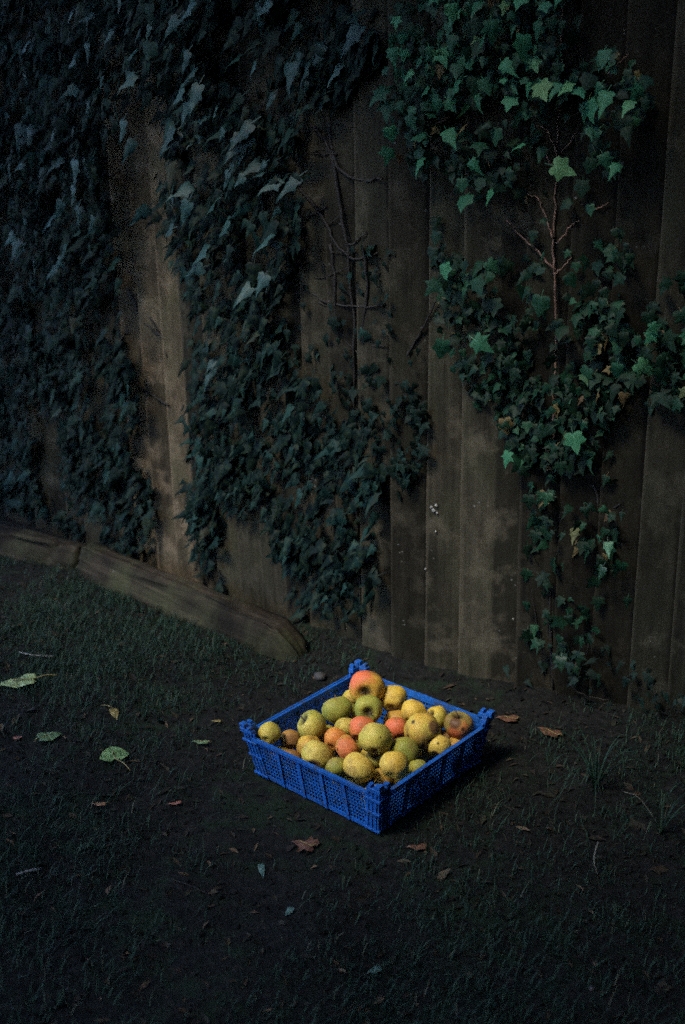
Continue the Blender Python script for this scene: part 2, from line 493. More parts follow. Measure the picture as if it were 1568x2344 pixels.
for side in range(4):
    mb = MB()
    e = .164
    nvert = 38
    for k in range(nvert + 1):
        t = -e + 2 * e * k / nvert
        wall_bar(mb, side, t - .0014, t + .0014, .012, .101, -.0042, -.0016)
    for k in range(1, 9):
        z = .012 + k * .0099
        wall_bar(mb, side, -e, e, z - .0014, z + .0014, -.0050, -.0020)
    wall_bar(mb, side, -e, e, .0015, .013, -.0046, -.0006)
    w = mb.build('mesh_wall', M_CRATE, crate)
    for t in (-.098, -.033, .033, .098):
        m2 = MB(); wall_bar(m2, side, t - .0045, t + .0045, .003, .1005, -.0030, .0022); m2.build('rib', M_CRATE, w)
    mb = MB()
    wall_bar(mb, side, -.172, .172, .1005, .1100, -.0060, .0016)
    wall_bar(mb, side, -.172, .172, .1040, .1115, .0012, .0052)
    mb.build('rim', M_CRATE, crate)
    # corner post at t=+ end of this side
    mb = MB()
    E_ = .036
    def wall_bar_c(sd, t0, t1, z0, z1, o0, o1):
        c = []
        for z in (z0, z1):
            h = half(z)
            def P(tt, oo):
                x, y = tt + (h - HT), -(h + oo)
                for _ in range(sd): x, y = -y, x
                return (x, y, z)
            def Q(tt, oo):
                x, y = -(tt + (h - HT)), -(h + oo)
                for _ in range(sd): x, y = -y, x
                return (x, y, z)
            fn = P if sd == side else Q
            c += [fn(t0, o1), fn(t1, o1), fn(t1, o0), fn(t0, o0)]
        mb.hexa(c)
    nxt = (side + 1) % 4
    for sd in (side, nxt):
        d = 0.0 if sd == side else 0.0006
        wall_bar_c(sd, HT - E_, HT + .001 - d, .001, .121, -.0040, .0018 - d)          # plate
        for zz, oo in ((.006, .0052), (.055, .0048), (.094, .0058)):                   # ledges
            wall_bar_c(sd, HT - E_ - .003, HT + oo - d, zz + d, zz + .006 + d, .0012, oo - d)
        for tt in (.006, .017, .028):                                                  # upright fins
            wall_bar_c(sd, HT - tt - .0016, HT - tt + .0016, .004, .118, .0010, .0042)
        # stacking lugs: a stepped, scalloped crown
        wall_bar_c(sd, HT - E_ + .003, HT + .0045 - d, .1175 + d, .1290 - d, -.0100, .0050 - d)
        wall_bar_c(sd, HT - .030, HT - .021, .1275, .1365, -.0085, .0038)
        wall_bar_c(sd, HT - .0125, HT + .0030 - d, .1275, .1395 - d, -.0090, .0034 - d)
    post = mb.build('corner_post', M_CRATE, crate)
    bv = post.modifiers.new('bevel', 'BEVEL'); bv.width = .0011; bv.segments = 2
mb = MB()
for k in range(17):
    t = -.174 + .348 * k / 16
    mb.box(t - .004, t + .004, -.178, .178, .004, .0075)
    mb.box(-.178, .178, t - .004, t + .004, .0046, .0081)
mb.build('base_grid', M_CRATE, crate)

# ------------------------------------------------------------------ apples
camR = cam.matrix_world.to_3x3()
COLS = dict(yellow=(0.58, 0.36, 0.045), pale=(0.60, 0.43, 0.085), lime=(0.42, 0.35, 0.05), green=(0.21, 0.225, 0.04),
            orange=(0.64, 0.21, 0.045), red=(0.60, 0.13, 0.05), brown=(0.22, 0.10, 0.035), gold=(0.56, 0.30, 0.045))
def mat_apple(seed, c1, c2, blush, bdir, bamt, rot=None):
    t = NT('apple_skin'); g = t.mapping(t.coord('Object'), (1, 1, 1), (seed * 3.7, seed * 1.3, 0))
    o = t.coord('Object')
    n = t.noise(g, 26, 4, 0.6)
    c = t.mix(t.ramp(n, [(0.35, 0.0), (0.65, 1.0)]), COLS[c1], COLS[c2])
    # blush of the sunny cheek, streaked
    dt = t.n('VectorMath', operation='DOT_PRODUCT')
    nm = t.n('VectorMath', operation='NORMALIZE'); t.l(o, nm.inputs[0]); t.l(nm.outputs[0], dt.inputs[0])
    dt.inputs[1].default_value = bdir
    bl = t.math('ADD', dt.outputs['Value'], t.math('MULTIPLY', t.math('SUBTRACT', t.noise(g, 45, 5, 0.7), 0.5), 1.3))
    c = t.mix(t.math('MULTIPLY', t.ramp(bl, [(0.25, 0.0), (0.85, 1.0)]), bamt), c, COLS[blush])
    # russet blotches, scab and bruises
    rs = t.noise(g, 34, 5, 0.7)
    c = t.mix(t.ramp(rs, [(0.50, 0.0), (0.72, 0.8)]), c, (0.22, 0.12, 0.04))
    v = t.n('TexVoronoi'); v.inputs['Scale'].default_value = 95; t.l(g, v.inputs['Vector'])
    sp = t.math('MULTIPLY', t.ramp(v.outputs['Distance'], [(0.13, 1.0), (0.22, 0.0)]), t.ramp(t.noise(g, 30, 2), [(0.56, 0.0), (0.64, 0.35)]))
    c = t.mix(sp, c, (0.06, 0.035, 0.02))
    v2 = t.n('TexVoronoi'); v2.inputs['Scale'].default_value = 30; t.l(g, v2.inputs['Vector'])
    sp2 = t.math('MULTIPLY', t.ramp(v2.outputs['Distance'], [(0.05, 1.0), (0.10, 0.0)]), t.ramp(t.noise(g, 14, 2), [(0.64, 0.0), (0.66, 1.0)]))
    c = t.mix(sp2, c, (0.035, 0.02, 0.012))
    sx = t.n('SeparateXYZ'); t.l(nm.outputs[0], sx.inputs[0])
    c = t.mix(t.ramp(t.math('ADD', sx.outputs[2], t.math('MULTIPLY', t.math('SUBTRACT', t.noise(g, 50, 4), 0.5), 0.12)), [(0.82, 0.0), (0.95, 0.95)]), c, (0.04, 0.028, 0.013))  # stalk hollow: russet, with the hollow's shade painted in
    for rdir, rc in rot or ():
        d2 = t.n('VectorMath', operation='DOT_PRODUCT'); t.l(nm.outputs[0], d2.inputs[0]); d2.inputs[1].default_value = rdir
        rr = t.math('ADD', d2.outputs['Value'], t.math('MULTIPLY', t.math('SUBTRACT', t.noise(g, 60, 4), 0.5), 1.6 * (1 - rc)))
        e = (1 - rc) * .6
        c = t.mix(t.ramp(rr, [(rc - e, 0.0), (rc + e * .4, 0.92)]), c, (0.05, 0.025, 0.015) if rc > .975 else (0.11, 0.05, 0.025))
    t.base(c); t.set(0.5, 0.2)
    t.b.inputs['Subsurface Weight'].default_value = 0.0
    t.bump(t.noise(g, 70, 3), 0.12, 0.003)
    return t.m
M_ASTEM = mat_plain('apple_stalk', (0.05, 0.03, 0.02), (0.12, 0.075, 0.04), 150)
M_CALYX = mat_plain('dried_calyx', (0.02, 0.014, 0.010), (0.055, 0.04, 0.028), 150)

def apple_mesh(seed, squash):
    q = random.Random(seed)
    nt, npn = 22, 30
    v, f = [], []
    off = Vector((seed * 1.71, seed * .37, 2))
    lob = q.uniform(.015, .04); ph = q.random() * 6
    sk = q.uniform(-.06, .06)
    for i in range(nt + 1):
        th = math.pi * i / nt
        for j in range(npn):
            p = 2 * math.pi * j / npn
            r = math.sin(th) ** .92 * (1 + .07 * math.cos(th)) if 0 < i < nt else 0.0
            z = math.cos(th) * squash - .40 * math.exp(-(th / .36) ** 2) + .22 * math.exp(-((math.pi - th) / .30) ** 2)
            r *= 1 + lob * math.cos(5 * p + ph) * (th / math.pi) ** 2
            d = Vector((r * math.cos(p), r * math.sin(p), z))
            k = 1 + .085 * noise.noise(d * 1.3 + off) + .02 * noise.noise(d * 4 + off)
            d = d * k; d.x += sk * d.z
            v.append(tuple(d))
    for i in range(nt):
        for j in range(npn):
            a = i * npn + j; b = i * npn + (j + 1) % npn
            f.append((a, a + npn, b + npn, b))
    m = bpy.data.meshes.new('apple'); m.from_pydata(v, [], f)
    m.polygons.foreach_set('use_smooth', [True] * len(m.polygons))
    return m

# local x, y, z, radius, colours, blush, amount, stem axis as seen (right, up, towards), blush side as seen, rot
APPLES = [
 (-.076, .086, .155, .041, 'gold', 'yellow', 'red', 1.0, (-.16, -.32, .93), (-.5, .7, .3), None, 'largest apple, red over yellow, on top by the far corner of the crate'),
 (-.031, .130, .120, .033, 'yellow', 'pale', 'brown', .5, (.2, .6, -.7), (-.1, -.95, .2), [((.0, -.92, .4), .93)], 'plain yellow apple just right of the largest red apple'),
 (-.109, .017, .110, .035, 'green', 'lime', 'green', .6, (-.3, .8, -.4), (.3, .4, .5), None, 'broad green apple left of the one with its stalk hollow to the viewer'),
 (-.029, .037, .135, .032, 'lime', 'green', 'green', .6, (.0, -.25, .95), (.5, .6, .2), None, 'green apple with its dark stalk hollow facing the viewer, below the largest apple'),
 (-.103, -.079, .114, .034, 'lime', 'green', 'pale', .5, (-.75, .55, .3), (-.3, -.2, .9), None, 'creased yellow-green apple near the left corner of the crate'),
 (-.061, -.010, .093, .025, 'lime', 'pale', 'green', .4, (0, .8, -.5), (.3, -.3, .4), None, 'half hidden pale green apple left of the orange-red one at the middle'),
 (.001, -.022, .118, .030, 'orange', 'orange', 'red', .9, (.3, .7, -.6), (-.2, .6, .6), None, 'round orange-red apple in the middle of the heap'),
 (.074, -.061, .137, .036, 'lime', 'pale', 'green', .5, (.1, .75, -.6), (.6, .5, .2), [((.25, .25, .9), .998), ((-.1, -.85, .5), .97)], 'big yellow-green apple topmost at the middle front of the heap'),
 (.052, .040, .110, .027, 'orange', 'orange', 'red', 1.0, (-.3, .7, -.6), (-.1, .3, .8), None, 'small bright red apple right of the middle, beside the mottled one'),
 (.120, .051, .123, .041, 'lime', 'gold', 'brown', .7, (-.4, .5, -.6), (.1, -.7, .5), [((.0, -.7, .7), .992), ((-.85, -.2, .5), .992), ((-.55, .6, .6), .995), ((.6, .35, .7), .94)], 'large mottled green and brown apple on the right of the heap'),
 (.046, .110, .120, .029, 'yellow', 'pale', 'yellow', .5, (.3, .7, -.6), (-.2, .5, .6), None, 'oval yellow apple behind the large mottled one'),
 (.099, .132, .114, .027, 'lime', 'yellow', 'green', .5, (-.75, .45, .45), (.6, -.1, .5), None, 'yellow-green apple with a pale stalk end, beside the far right rim'),
 (.156, .139, .113, .033, 'brown', 'green', 'red', .9, (.0, .9, .3), (.2, -.7, .6), [((-.3, .3, .9), .93), ((.2, -.1, 1), .992)], 'tall russet brown and red apple at the right corner of the crate'),
 (-.163, -.159, .107, .025, 'lime', 'pale', 'green', .5, (.3, .5, -.8), (.7, .0, .3), None, 'small green apple tucked into the left corner of the crate'),
 (-.144, -.108, .075, .023, 'brown', 'gold', 'brown', .8, (0, .7, -.6), (.1, -.2, .9), None, 'dull brown apple low beside the small green one at the left corner'),
 (-.030, -.079, .105, .026, 'gold', 'orange', 'orange', .9, (.4, .6, -.6), (.2, .3, .8), None, 'orange apple left of the middle, behind the one with a worm hole'),
 (.023, -.100, .112, .028, 'orange', 'gold', 'red', .8, (.8, .5, -.1), (-.1, .1, .9), [((-.75, .0, .6), .993)], 'orange-red apple with a worm hole in front of the middle'),
 (-.074, -.122, .088, .027, 'yellow', 'gold', 'brown', .4, (0, .7, -.6), (-.5, -.5, .4), [((-.4, -.3, .8), .985)], 'yellow apple half behind the one with the rotten patch'),
 (-.021, -.155, .101, .033, 'pale', 'lime', 'pale', .5, (.3, .6, -.7), (.3, .6, .5), [((-.1, -.5, .85), .91)], 'pale apple with a dark rotten patch at the left front rim'),
 (.045, -.160, .100, .024, 'lime', 'green', 'green', .5, (0, .8, -.5), (.1, -.2, .9), None, 'small green apple against the left front rim'),
 (.097, -.145, .112, .034, 'yellow', 'pale', 'brown', .5, (.5, .7, -.3), (-.5, -.8, .2), [((-.7, -.5, .5), .97)], 'large yellow apple nearest the front corner on the left'),
 (.160, -.102, .124, .030, 'pale', 'yellow', 'gold', .5, (.2, .7, -.6), (-.1, -.6, .7), None, 'smooth pale yellow apple nearest the front corner on the right'),
 (.120, -.015, .101, .032, 'green', 'lime', 'green', .6, (.2, .7, -.6), (.3, .4, .6), None, 'dark green apple behind the smooth pale yellow one'),
 (.067, -.049, .083, .022, 'green', 'lime', 'green', .5, (-.2, .3, .9), (.3, .4, .6), None, 'small green apple squeezed in between the two large front ones'),
 (.158, .060, .096, .028, 'pale', 'yellow', 'pale', .5, (.4, .7, -.4), (-.3, .5, .6), [((-.35, -.5, .8), .96), ((-.1, .35, .9), .996)], 'spotted pale yellow apple behind the right front rim'),
 (.162, .117, .070, .022, 'yellow', 'gold', 'brown', .4, (0, .8, -.5), (-.3, .5, .6), None, 'little yellow apple mostly hidden below the right front rim'),
 (.165, -.022, .079, .021, 'lime', 'green', 'green', .5, (0, .8, -.5), (.3, .5, .6), None, 'small green apple below the rim, right of the front corner'),
 (-.154, .118, .085, .022, 'yellow', 'lime', 'brown', .4, (0, .8, -.5), (.3, -.5, .6), None, 'little yellowish apple peeping out left of the largest red one'),
 (.160, -.066, .069, .024, 'yellow', 'lime', 'green', .3, (0, .8, -.5), (.3, .5, .6), None, 'yellow apple seen through the mesh of the right front wall'),
 (.119, -.088, .070, .023, 'yellow', 'gold', 'brown', .3, (0, .8, -.5), (.3, .5, .6), None, 'yellow apple deep in the gap by the front corner'),
 (-.100, -.045, .075, .020, 'gold', 'yellow', 'brown', .3, (0, .8, -.5), (.3, .5, .6), None, 'tiny yellow apple left of the orange ones'),
 (.125, .142, .062, .024, 'brown', 'gold', 'brown', .5, (0, .8, -.5), (.3, .5, .6), None, 'brownish apple in the shade left of the russet one'),
 (-.095, -.160, .066, .024, 'gold', 'brown', 'brown', .5, (0, .8, -.5), (.3, .5, .6), None, 'brownish yellow apple seen through the left front mesh near the left corner'),
 (.047, -.123, .052, .036, 'lime', 'green', 'green', .5, (0, .8, -.5), (.3, .5, .6), None, 'green apple in the bottom layer, behind the middle of the left front mesh'),
 (.143, -.141, .050, .033, 'lime', 'yellow', 'green', .4, (0, .8, -.5), (.3, .5, .6), None, 'yellow-green apple at the bottom of the front corner'),
 (-.016, -.106, .043, .030, 'yellow', 'gold', 'brown', .4, (0, .8, -.5), (.3, .5, .6), None, 'yellow apple in the bottom layer, left of the middle of the left front mesh'),
 (-.147, -.143, .042, .027, 'lime', 'gold', 'brown', .4, (0, .8, -.5), (.3, .5, .6), None, 'yellow-green apple at the bottom of the left corner'),
 (.106, -.043, .041, .028, 'gold', 'lime', 'brown', .4, (0, .8, -.5), (.3, .5, .6), None, 'dull gold apple deep behind the right front mesh'),
 (.032, -.016, .050, .034, 'lime', 'gold', 'green', .4, (0, .8, -.5), (.3, .5, .6), None, 'green apple deep under the middle of the heap'),
 (-.123, -.011, .045, .030, 'lime', 'gold', 'green', .4, (0, .8, -.5), (.3, .5, .6), None, 'green apple deep against the far left wall'),
 (-.134, .077, .068, .027, 'lime', 'green', 'green', .4, (0, .8, -.5), (.3, .5, .6), None, 'green apple against the far left mesh wall below the largest apple'),
 (.010, .094, .086, .031, 'yellow', 'gold', 'brown', .4, (0, .8, -.5), (.3, .5, .6), None, 'yellow apple deep in the gap between the small red and the oval yellow ones'),
 (-.025, .029, .057, .032, 'lime', 'gold', 'green', .4, (0, .8, -.5), (.3, .5, .6), None, 'green apple under the one with its stalk hollow to the viewer'),
 (.087, .085, .052, .034, 'lime', 'gold', 'green', .4, (0, .8, -.5), (.3, .5, .6), None, 'green apple under the large mottled one'),
 (-.073, -.077, .047, .027, 'gold', 'lime', 'brown', .4, (0, .8, -.5), (.3, .5, .6), None, 'gold apple under the creased yellow-green one'),
 (.018, .138, .058, .035, 'yellow', 'lime', 'green', .4, (0, .8, -.5), (.3, .5, .6), None, 'yellow apple under the oval yellow one by the far right wall'),
]
CM = Matrix.Translation(CRATE_C) @ Matrix.Rotation(CRATE_YAW, 4, 'Z')
for i, (x, y, z, r, c1, c2, bl, amt, ax, bd, rot, lab) in enumerate(APPLES):
    p = CM @ Vector((x, y, z))
    axis = (camR @ Vector(ax)).normalized()
    quat = axis.to_track_quat('Z', 'Y')
    inv = quat.to_matrix().inverted()
    bdl = tuple((inv @ (camR @ Vector(bd))).normalized())
    rt = [(tuple((inv @ (camR @ Vector(d))).normalized()), k) for d, k in rot] if rot else None
    me = apple_mesh(i + 3, .88 + .06 * rnd.random())
    me.transform(Matrix.Diagonal((r * 1.05, r * 1.05, r * 1.05, 1)))
    me.materials.append(mat_apple(i + 1, c1, c2, bl, bdl, amt, rt))
    o = obj('apple', me); o.location = p
    o.rotation_mode = 'QUATERNION'; o.rotation_quaternion = quat
    tag(o, lab, 'apple', 'apples in the blue crate')
    mb = MB()
    cv = rnd.uniform(-.2, .2)
    mb.tube([(0, 0, r * .42), (cv * r * .4, 0, r * .75), (cv * r, .1 * r, r * 1.08)], [r * .045, r * .038, r * .055], 5)
    mb.build('stalk', M_ASTEM, o, True)
    mb = MB()
    for k in range(5):
        a = k * 1.2566
        n0 = len(mb.v)
        zc = -r * .70
        mb.v += [(r * .12 * math.cos(a - .5), r * .12 * math.sin(a - .5), zc), (r * .12 * math.cos(a + .5), r * .12 * math.sin(a + .5), zc),
                 (r * .17 * math.cos(a), r * .17 * math.sin(a), zc - r * .16), (0, 0, zc + r * .03)]
        mb.f += [(n0, n0 + 1, n0 + 2), (n0 + 3, n0 + 1, n0)]
    mb.build('calyx', M_CALYX, o)

# ------------------------------------------------------------------ ivy
IVY_HALF = [(0.0, -.02), (.12, -.15), (.33, -.17), (.46, -.02), (.36, .12), (.56, .30), (.62, .40), (.40, .42), (.24, .50), (.17, .72), (0.0, 1.05)]
IVY_SOFT = [(0.0, -.02), (.14, -.13), (.33, -.14), (.44, .0), (.40, .14), (.50, .28), (.52, .38), (.38, .46), (.27, .58), (.17, .78), (0.0, 1.0)]
NARROW = [(0.0, -.02), (.12, -.10), (.28, -.10), (.36, .04), (.30, .18), (.38, .34), (.24, .42), (.16, .60), (.08, .85), (0.0, 1.1)]
SLIM = [(x * .72, y * 1.1) for x, y in NARROW]
HEART = [(0.0, 0.0), (.16, -.10), (.36, -.04), (.44, .18), (.40, .42), (.28, .66), (.12, .88), (0.0, 1.05)]
def leaf_geo(half, fold=.16, droop=.15, curl=0.0):
    """folded blade, tip along +Y, face +Z; lists of verts and triangles"""
    v = [(0.0, y, 0.0) for y in (0.0, .35, .7)]
    v = [(x, y, -droop * y * y) for x, y, z in v]
    tri = []
    for sgn in (1, -1):
        n0 = len(v)
        for (x, y) in half:
            z = -droop * y * y - fold * abs(x) + curl * x * x + .05 * math.sin(9 * y + 3 * x)
            v.append((sgn * x, y, z))
        m = len(half)
        for k in range(m - 1):
            ym = (half[k][1] + half[k + 1][1]) / 2
            c = 0 if ym < .18 else (1 if ym < .55 else 2)
            t = (c, n0 + k, n0 + k + 1)
            tri.append(t if sgn > 0 else (t[0], t[2], t[1]))
        # stitch the midrib
        ks = [min(range(m), key=lambda k: abs(half[k][1] - yy) - .001 * half[k][0] if half[k][0] > .05 else 9) for yy in (.18, .55)]
        for c, yy in ((0, .18), (1, .55)):
            for k in range(m - 1):
                y0, y1 = (half[k][1] + half[max(k - 1, 0)][1]) / 2, (half[k][1] + half[k + 1][1]) / 2
                if k > 0 and y0 < yy <= y1 or (k > 0 and y0 >= yy and (half[k - 1][1] + half[max(k - 2, 0)][1]) / 2 < yy <= y0 and False):
                    t = (c, n0 + k, c + 1)
                    tri.append(t if sgn > 0 else (t[0], t[2], t[1]))
                    break
    return v, tri
def leaf_variants(mat, halves, n=5, seed=0, hang=False):
    q = random.Random(seed); out = []
    for k in range(n):
        h = [(x * q.uniform(.88, 1.12), y * q.uniform(.95, 1.05)) for x, y in halves[k % len(halves)]]
        v, t = leaf_geo(h, q.uniform(.1, .35), q.uniform(.0, .25), q.uniform(-.1, .1)) if hang else leaf_geo(h, q.uniform(.05, .45), q.uniform(.1, .6), q.uniform(-.3, .5))
        # petiole
        n0 = len(v)
        v += [(-.02, 0, 0), (.02, 0, 0), (.015, -.45, -.12), (-.015, -.45, -.12)]
        t = t + [(n0, n0 + 3, n0 + 2), (n0, n0 + 2, n0 + 1)]
        out.append((v, t))
    return out
def leaf_uv(m, flat):
    """each blade's own x, y as UV, so the veins follow the leaf"""
    idx = np.empty(len(m.loops), dtype=np.int32); m.loops.foreach_get('vertex_index', idx)
    uv = m.uv_layers.new(name='blade'); uv.data.foreach_set('uv', np.asarray(flat, dtype=np.float32)[idx].ravel())
def geo_mesh(name, geo, mat):
    m = bpy.data.meshes.new(name); m.from_pydata(geo[0], [], geo[1]); m.materials.append(mat)
    leaf_uv(m, [(c[0], c[1]) for c in geo[0]])
    m.polygons.foreach_set('use_smooth', [True] * len(m.polygons)); return m

def inside(poly, s, z):
    c = False
    for (x0, y0), (x1, y1) in zip(poly, poly[1:] + poly[:1]):
        if (y0 > z) != (y1 > z) and s < (x1 - x0) * (z - y0) / (y1 - y0) + x0: c = not c
    return c

LEFT = [(-2.6, 1.95), (-0.19, 1.95), (-0.25, 1.55), (-0.29, 1.46), (-0.31, 1.16), (-0.4, 0.95), (-0.4, 0.76), (-0.22, 0.73), (-0.1, 0.63), (-0.01, 0.49), (-0.04, 0.33), (-0.1, 0.21), (-0.17, 0.04), (-0.45, 0.02), (-0.99, 0.02), (-2.6, 0.02)]
BARE = [[(-1.12, 1.30), (-1.02, 1.48), (-0.92, 1.44), (-0.90, 1.13), (-0.82, 0.93), (-0.82, 0.77), (-0.87, 0.49), (-0.90, 0.0), (-1.02, -0.02), (-1.02, 0.54), (-1.12, 0.75), (-1.11, 1.06)],
        [(-1.68, 0.42), (-1.55, 0.42), (-1.53, 0.14), (-1.62, 0.08), (-1.68, 0.22)],
        [(-1.32, 0.59), (-1.27, 0.60), (-1.26, 0.46), (-1.32, 0.43)],
        [(-1.1, 0.47), (-1.01, 0.48), (-1.02, 0.35), (-1.07, 0.36)],
        [(-0.64, 0.20), (-0.50, 0.22), (-0.50, 0.0), (-0.64, 0.0)],
        [(-0.72, 0.26), (-0.67, 0.26), (-0.67, 0), (-0.73, 0)],
        [(-0.5, 0.16), (-0.43, 0.17), (-0.43, 0.0), (-0.51, -0.01)],
        [(-1.22, .92), (-1.18, .92), (-1.18, .78), (-1.22, .78)]]
MID = [(-0.31, 1.16), (-0.21, 1.12), (-0.02, 1.14), (-.02, 0.88), (0.0, 0.65), (0.0, 0.51), (-0.07, 0.51), (-0.1, 0.63), (-0.22, 0.73), (-0.4, 0.76), (-0.4, 0.95)]
MIDTOP = [(-0.24, 1.95), (-0.01, 1.95), (-0.01, 1.6), (-0.17, 1.48), (-0.29, 1.46), (-0.25, 1.55)]
TONGUE = [(0.02, 0.86), (0.10, 0.90), (0.09, 0.7), (0.05, 0.53), (0.01, 0.47), (0.01, 0.64)]
RIGHT = [(0.01, 1.95), (0.4, 1.95), (0.42, 1.57), (0.55, 1.55), (0.61, 1.47), (0.59, 1.43), (0.52, 1.38), (0.5, 1.23), (0.56, 1.16), (0.54, 1.02), (0.59, 0.96), (0.63, 0.94), (0.63, 0.82), (0.56, 0.71), (0.56, 0.62), (0.49, 0.59), (0.36, 0.62), (0.32, 0.65), (0.24, 0.78), (0.16, 0.85), (0.11, 1.08), (0.11, 1.18), (0.18, 1.26), (0.11, 1.32), (0.04, 1.33), (0.01, 1.42), (0.02, 1.58)]
RLOW = [(0.32, 0.65), (0.56, 0.71), (0.6, 0.49), (0.64, 0.14), (0.6, 0.03), (0.49, 0.03), (0.39, 0.09), (0.36, 0.45)]
REDGE = [(0.64, 1.06), (0.73, 1.14), (1.05, 1.05), (1.1, 0.74), (0.78, 0.74), (0.66, 0.79), (0.61, 0.86), (0.62, 0.96)]
# bare twigs stand in this pocket of the right-hand ivy
POCKET = [(.36, 1.42), (.47, 1.42), (.5, 1.2), (.5, 1.08), (.4, 1.06), (.33, 1.12), (.32, 1.28)]

def seen_at(s, z, off):
    """where a leaf standing off the boards hides them for a viewer on the lawn"""
    p = fpos(s, z, off); n, d = (nA, -dA) if s < 0 else (nB, dB)
    c = Vector((0, 0, CAM_H)); v = p - c
    t = (BEND - c).dot(n) / v.dot(n)
    h = c + v * t
    return (h - BEND).dot(d), h.z

def frame_of(normal, tip):
    n = normal.normalized(); y = (tip - n * tip.dot(n)).normalized(); x = y.cross(n)
    return Matrix((x, y, n)).transposed()

sun_blocker_tree((1.0, -1.3, 0), 91, 7000, ((-2.2, 5.0), (-3.0, 3.2)), lambda x, y, w: y < min(2.06 + .9 * max(0, x - .38) + 2.3 * max(0, -x - .25) + w, 3.1),
           'unseen tree added behind the viewer to shade the foreground')
sun_blocker_tree((-3.3, 1.9, 0), 17, 3200, ((-2.4, 2.0), (3.0, 5.6)), lambda x, y, w: y > max(3.25, 3.95 - 1.0 * max(0, x - .25)) + w,
           'unseen tree added on the left to shade the ivy')
def hedge(loc, rotz, y0, y1, top, n, label):  # unseen hedges, added to keep skylight off the right and back
    q = random.Random(5)
    root = empty('added_hedge', loc, rotz)
    mb = MB(); mb.box(-.30, .30, y0 + .15, y1 - .1, 0, top - .2); mb.build('blocking_core', M_STEM_DARK, root)  # plain solid core that stops light between the leaves
    v0, t0 = leaf_geo(HEART, .1, .15, .2)
    V, F = [], []
    for k in range(n):
        y, z = q.uniform(y0, y1), q.uniform(.02, top)
        x = -.42 + q.uniform(0, .14) + .05 * noise.noise(Vector((y * 2, z * 2, 1)))
        nrm = Vector((-1, 0, .3))
        if k % 5 == 0: x, z, nrm = q.uniform(-.42, .42), q.uniform(top - .14, top), Vector((0, 0, 1))
        elif k % 5 == 1: x, y, nrm = q.uniform(-.42, .42), q.uniform(y1 - .07, y1 + .05), Vector((0, 1, .3))
        sz = q.uniform(.04, .08)
        m3 = frame_of(nrm + Vector((q.gauss(0, .5), q.gauss(0, .5), q.gauss(0, .5))), Vector((q.gauss(0, 1), q.gauss(0, 1), -1))) @ Matrix.Diagonal((sz, sz, sz))
        b = len(V)
        V += [tuple(Vector((x, y, z)) + m3 @ Vector(c)) for c in v0]; F += [(b + i, b + j, b + w) for i, j, w in t0]
    m = bpy.data.meshes.new('foliage'); m.from_pydata(V, [], F); m.materials.append(M_IVY_SHADED)
    tag(obj('foliage', m, root), kind='stuff')
    tag(root, label, 'hedge', 'unseen hedges added to block skylight')
hedge((1.65, 0.2, 0), 0, -2.75, 1.85, 3.1, 7000, 'unseen hedge added on the right of the viewer to block skylight')
hedge((-1.6, -3.6, 0), R(-90), -3.2, 3.4, 2.7, 7000, 'unseen hedge added behind the viewer to block skylight')
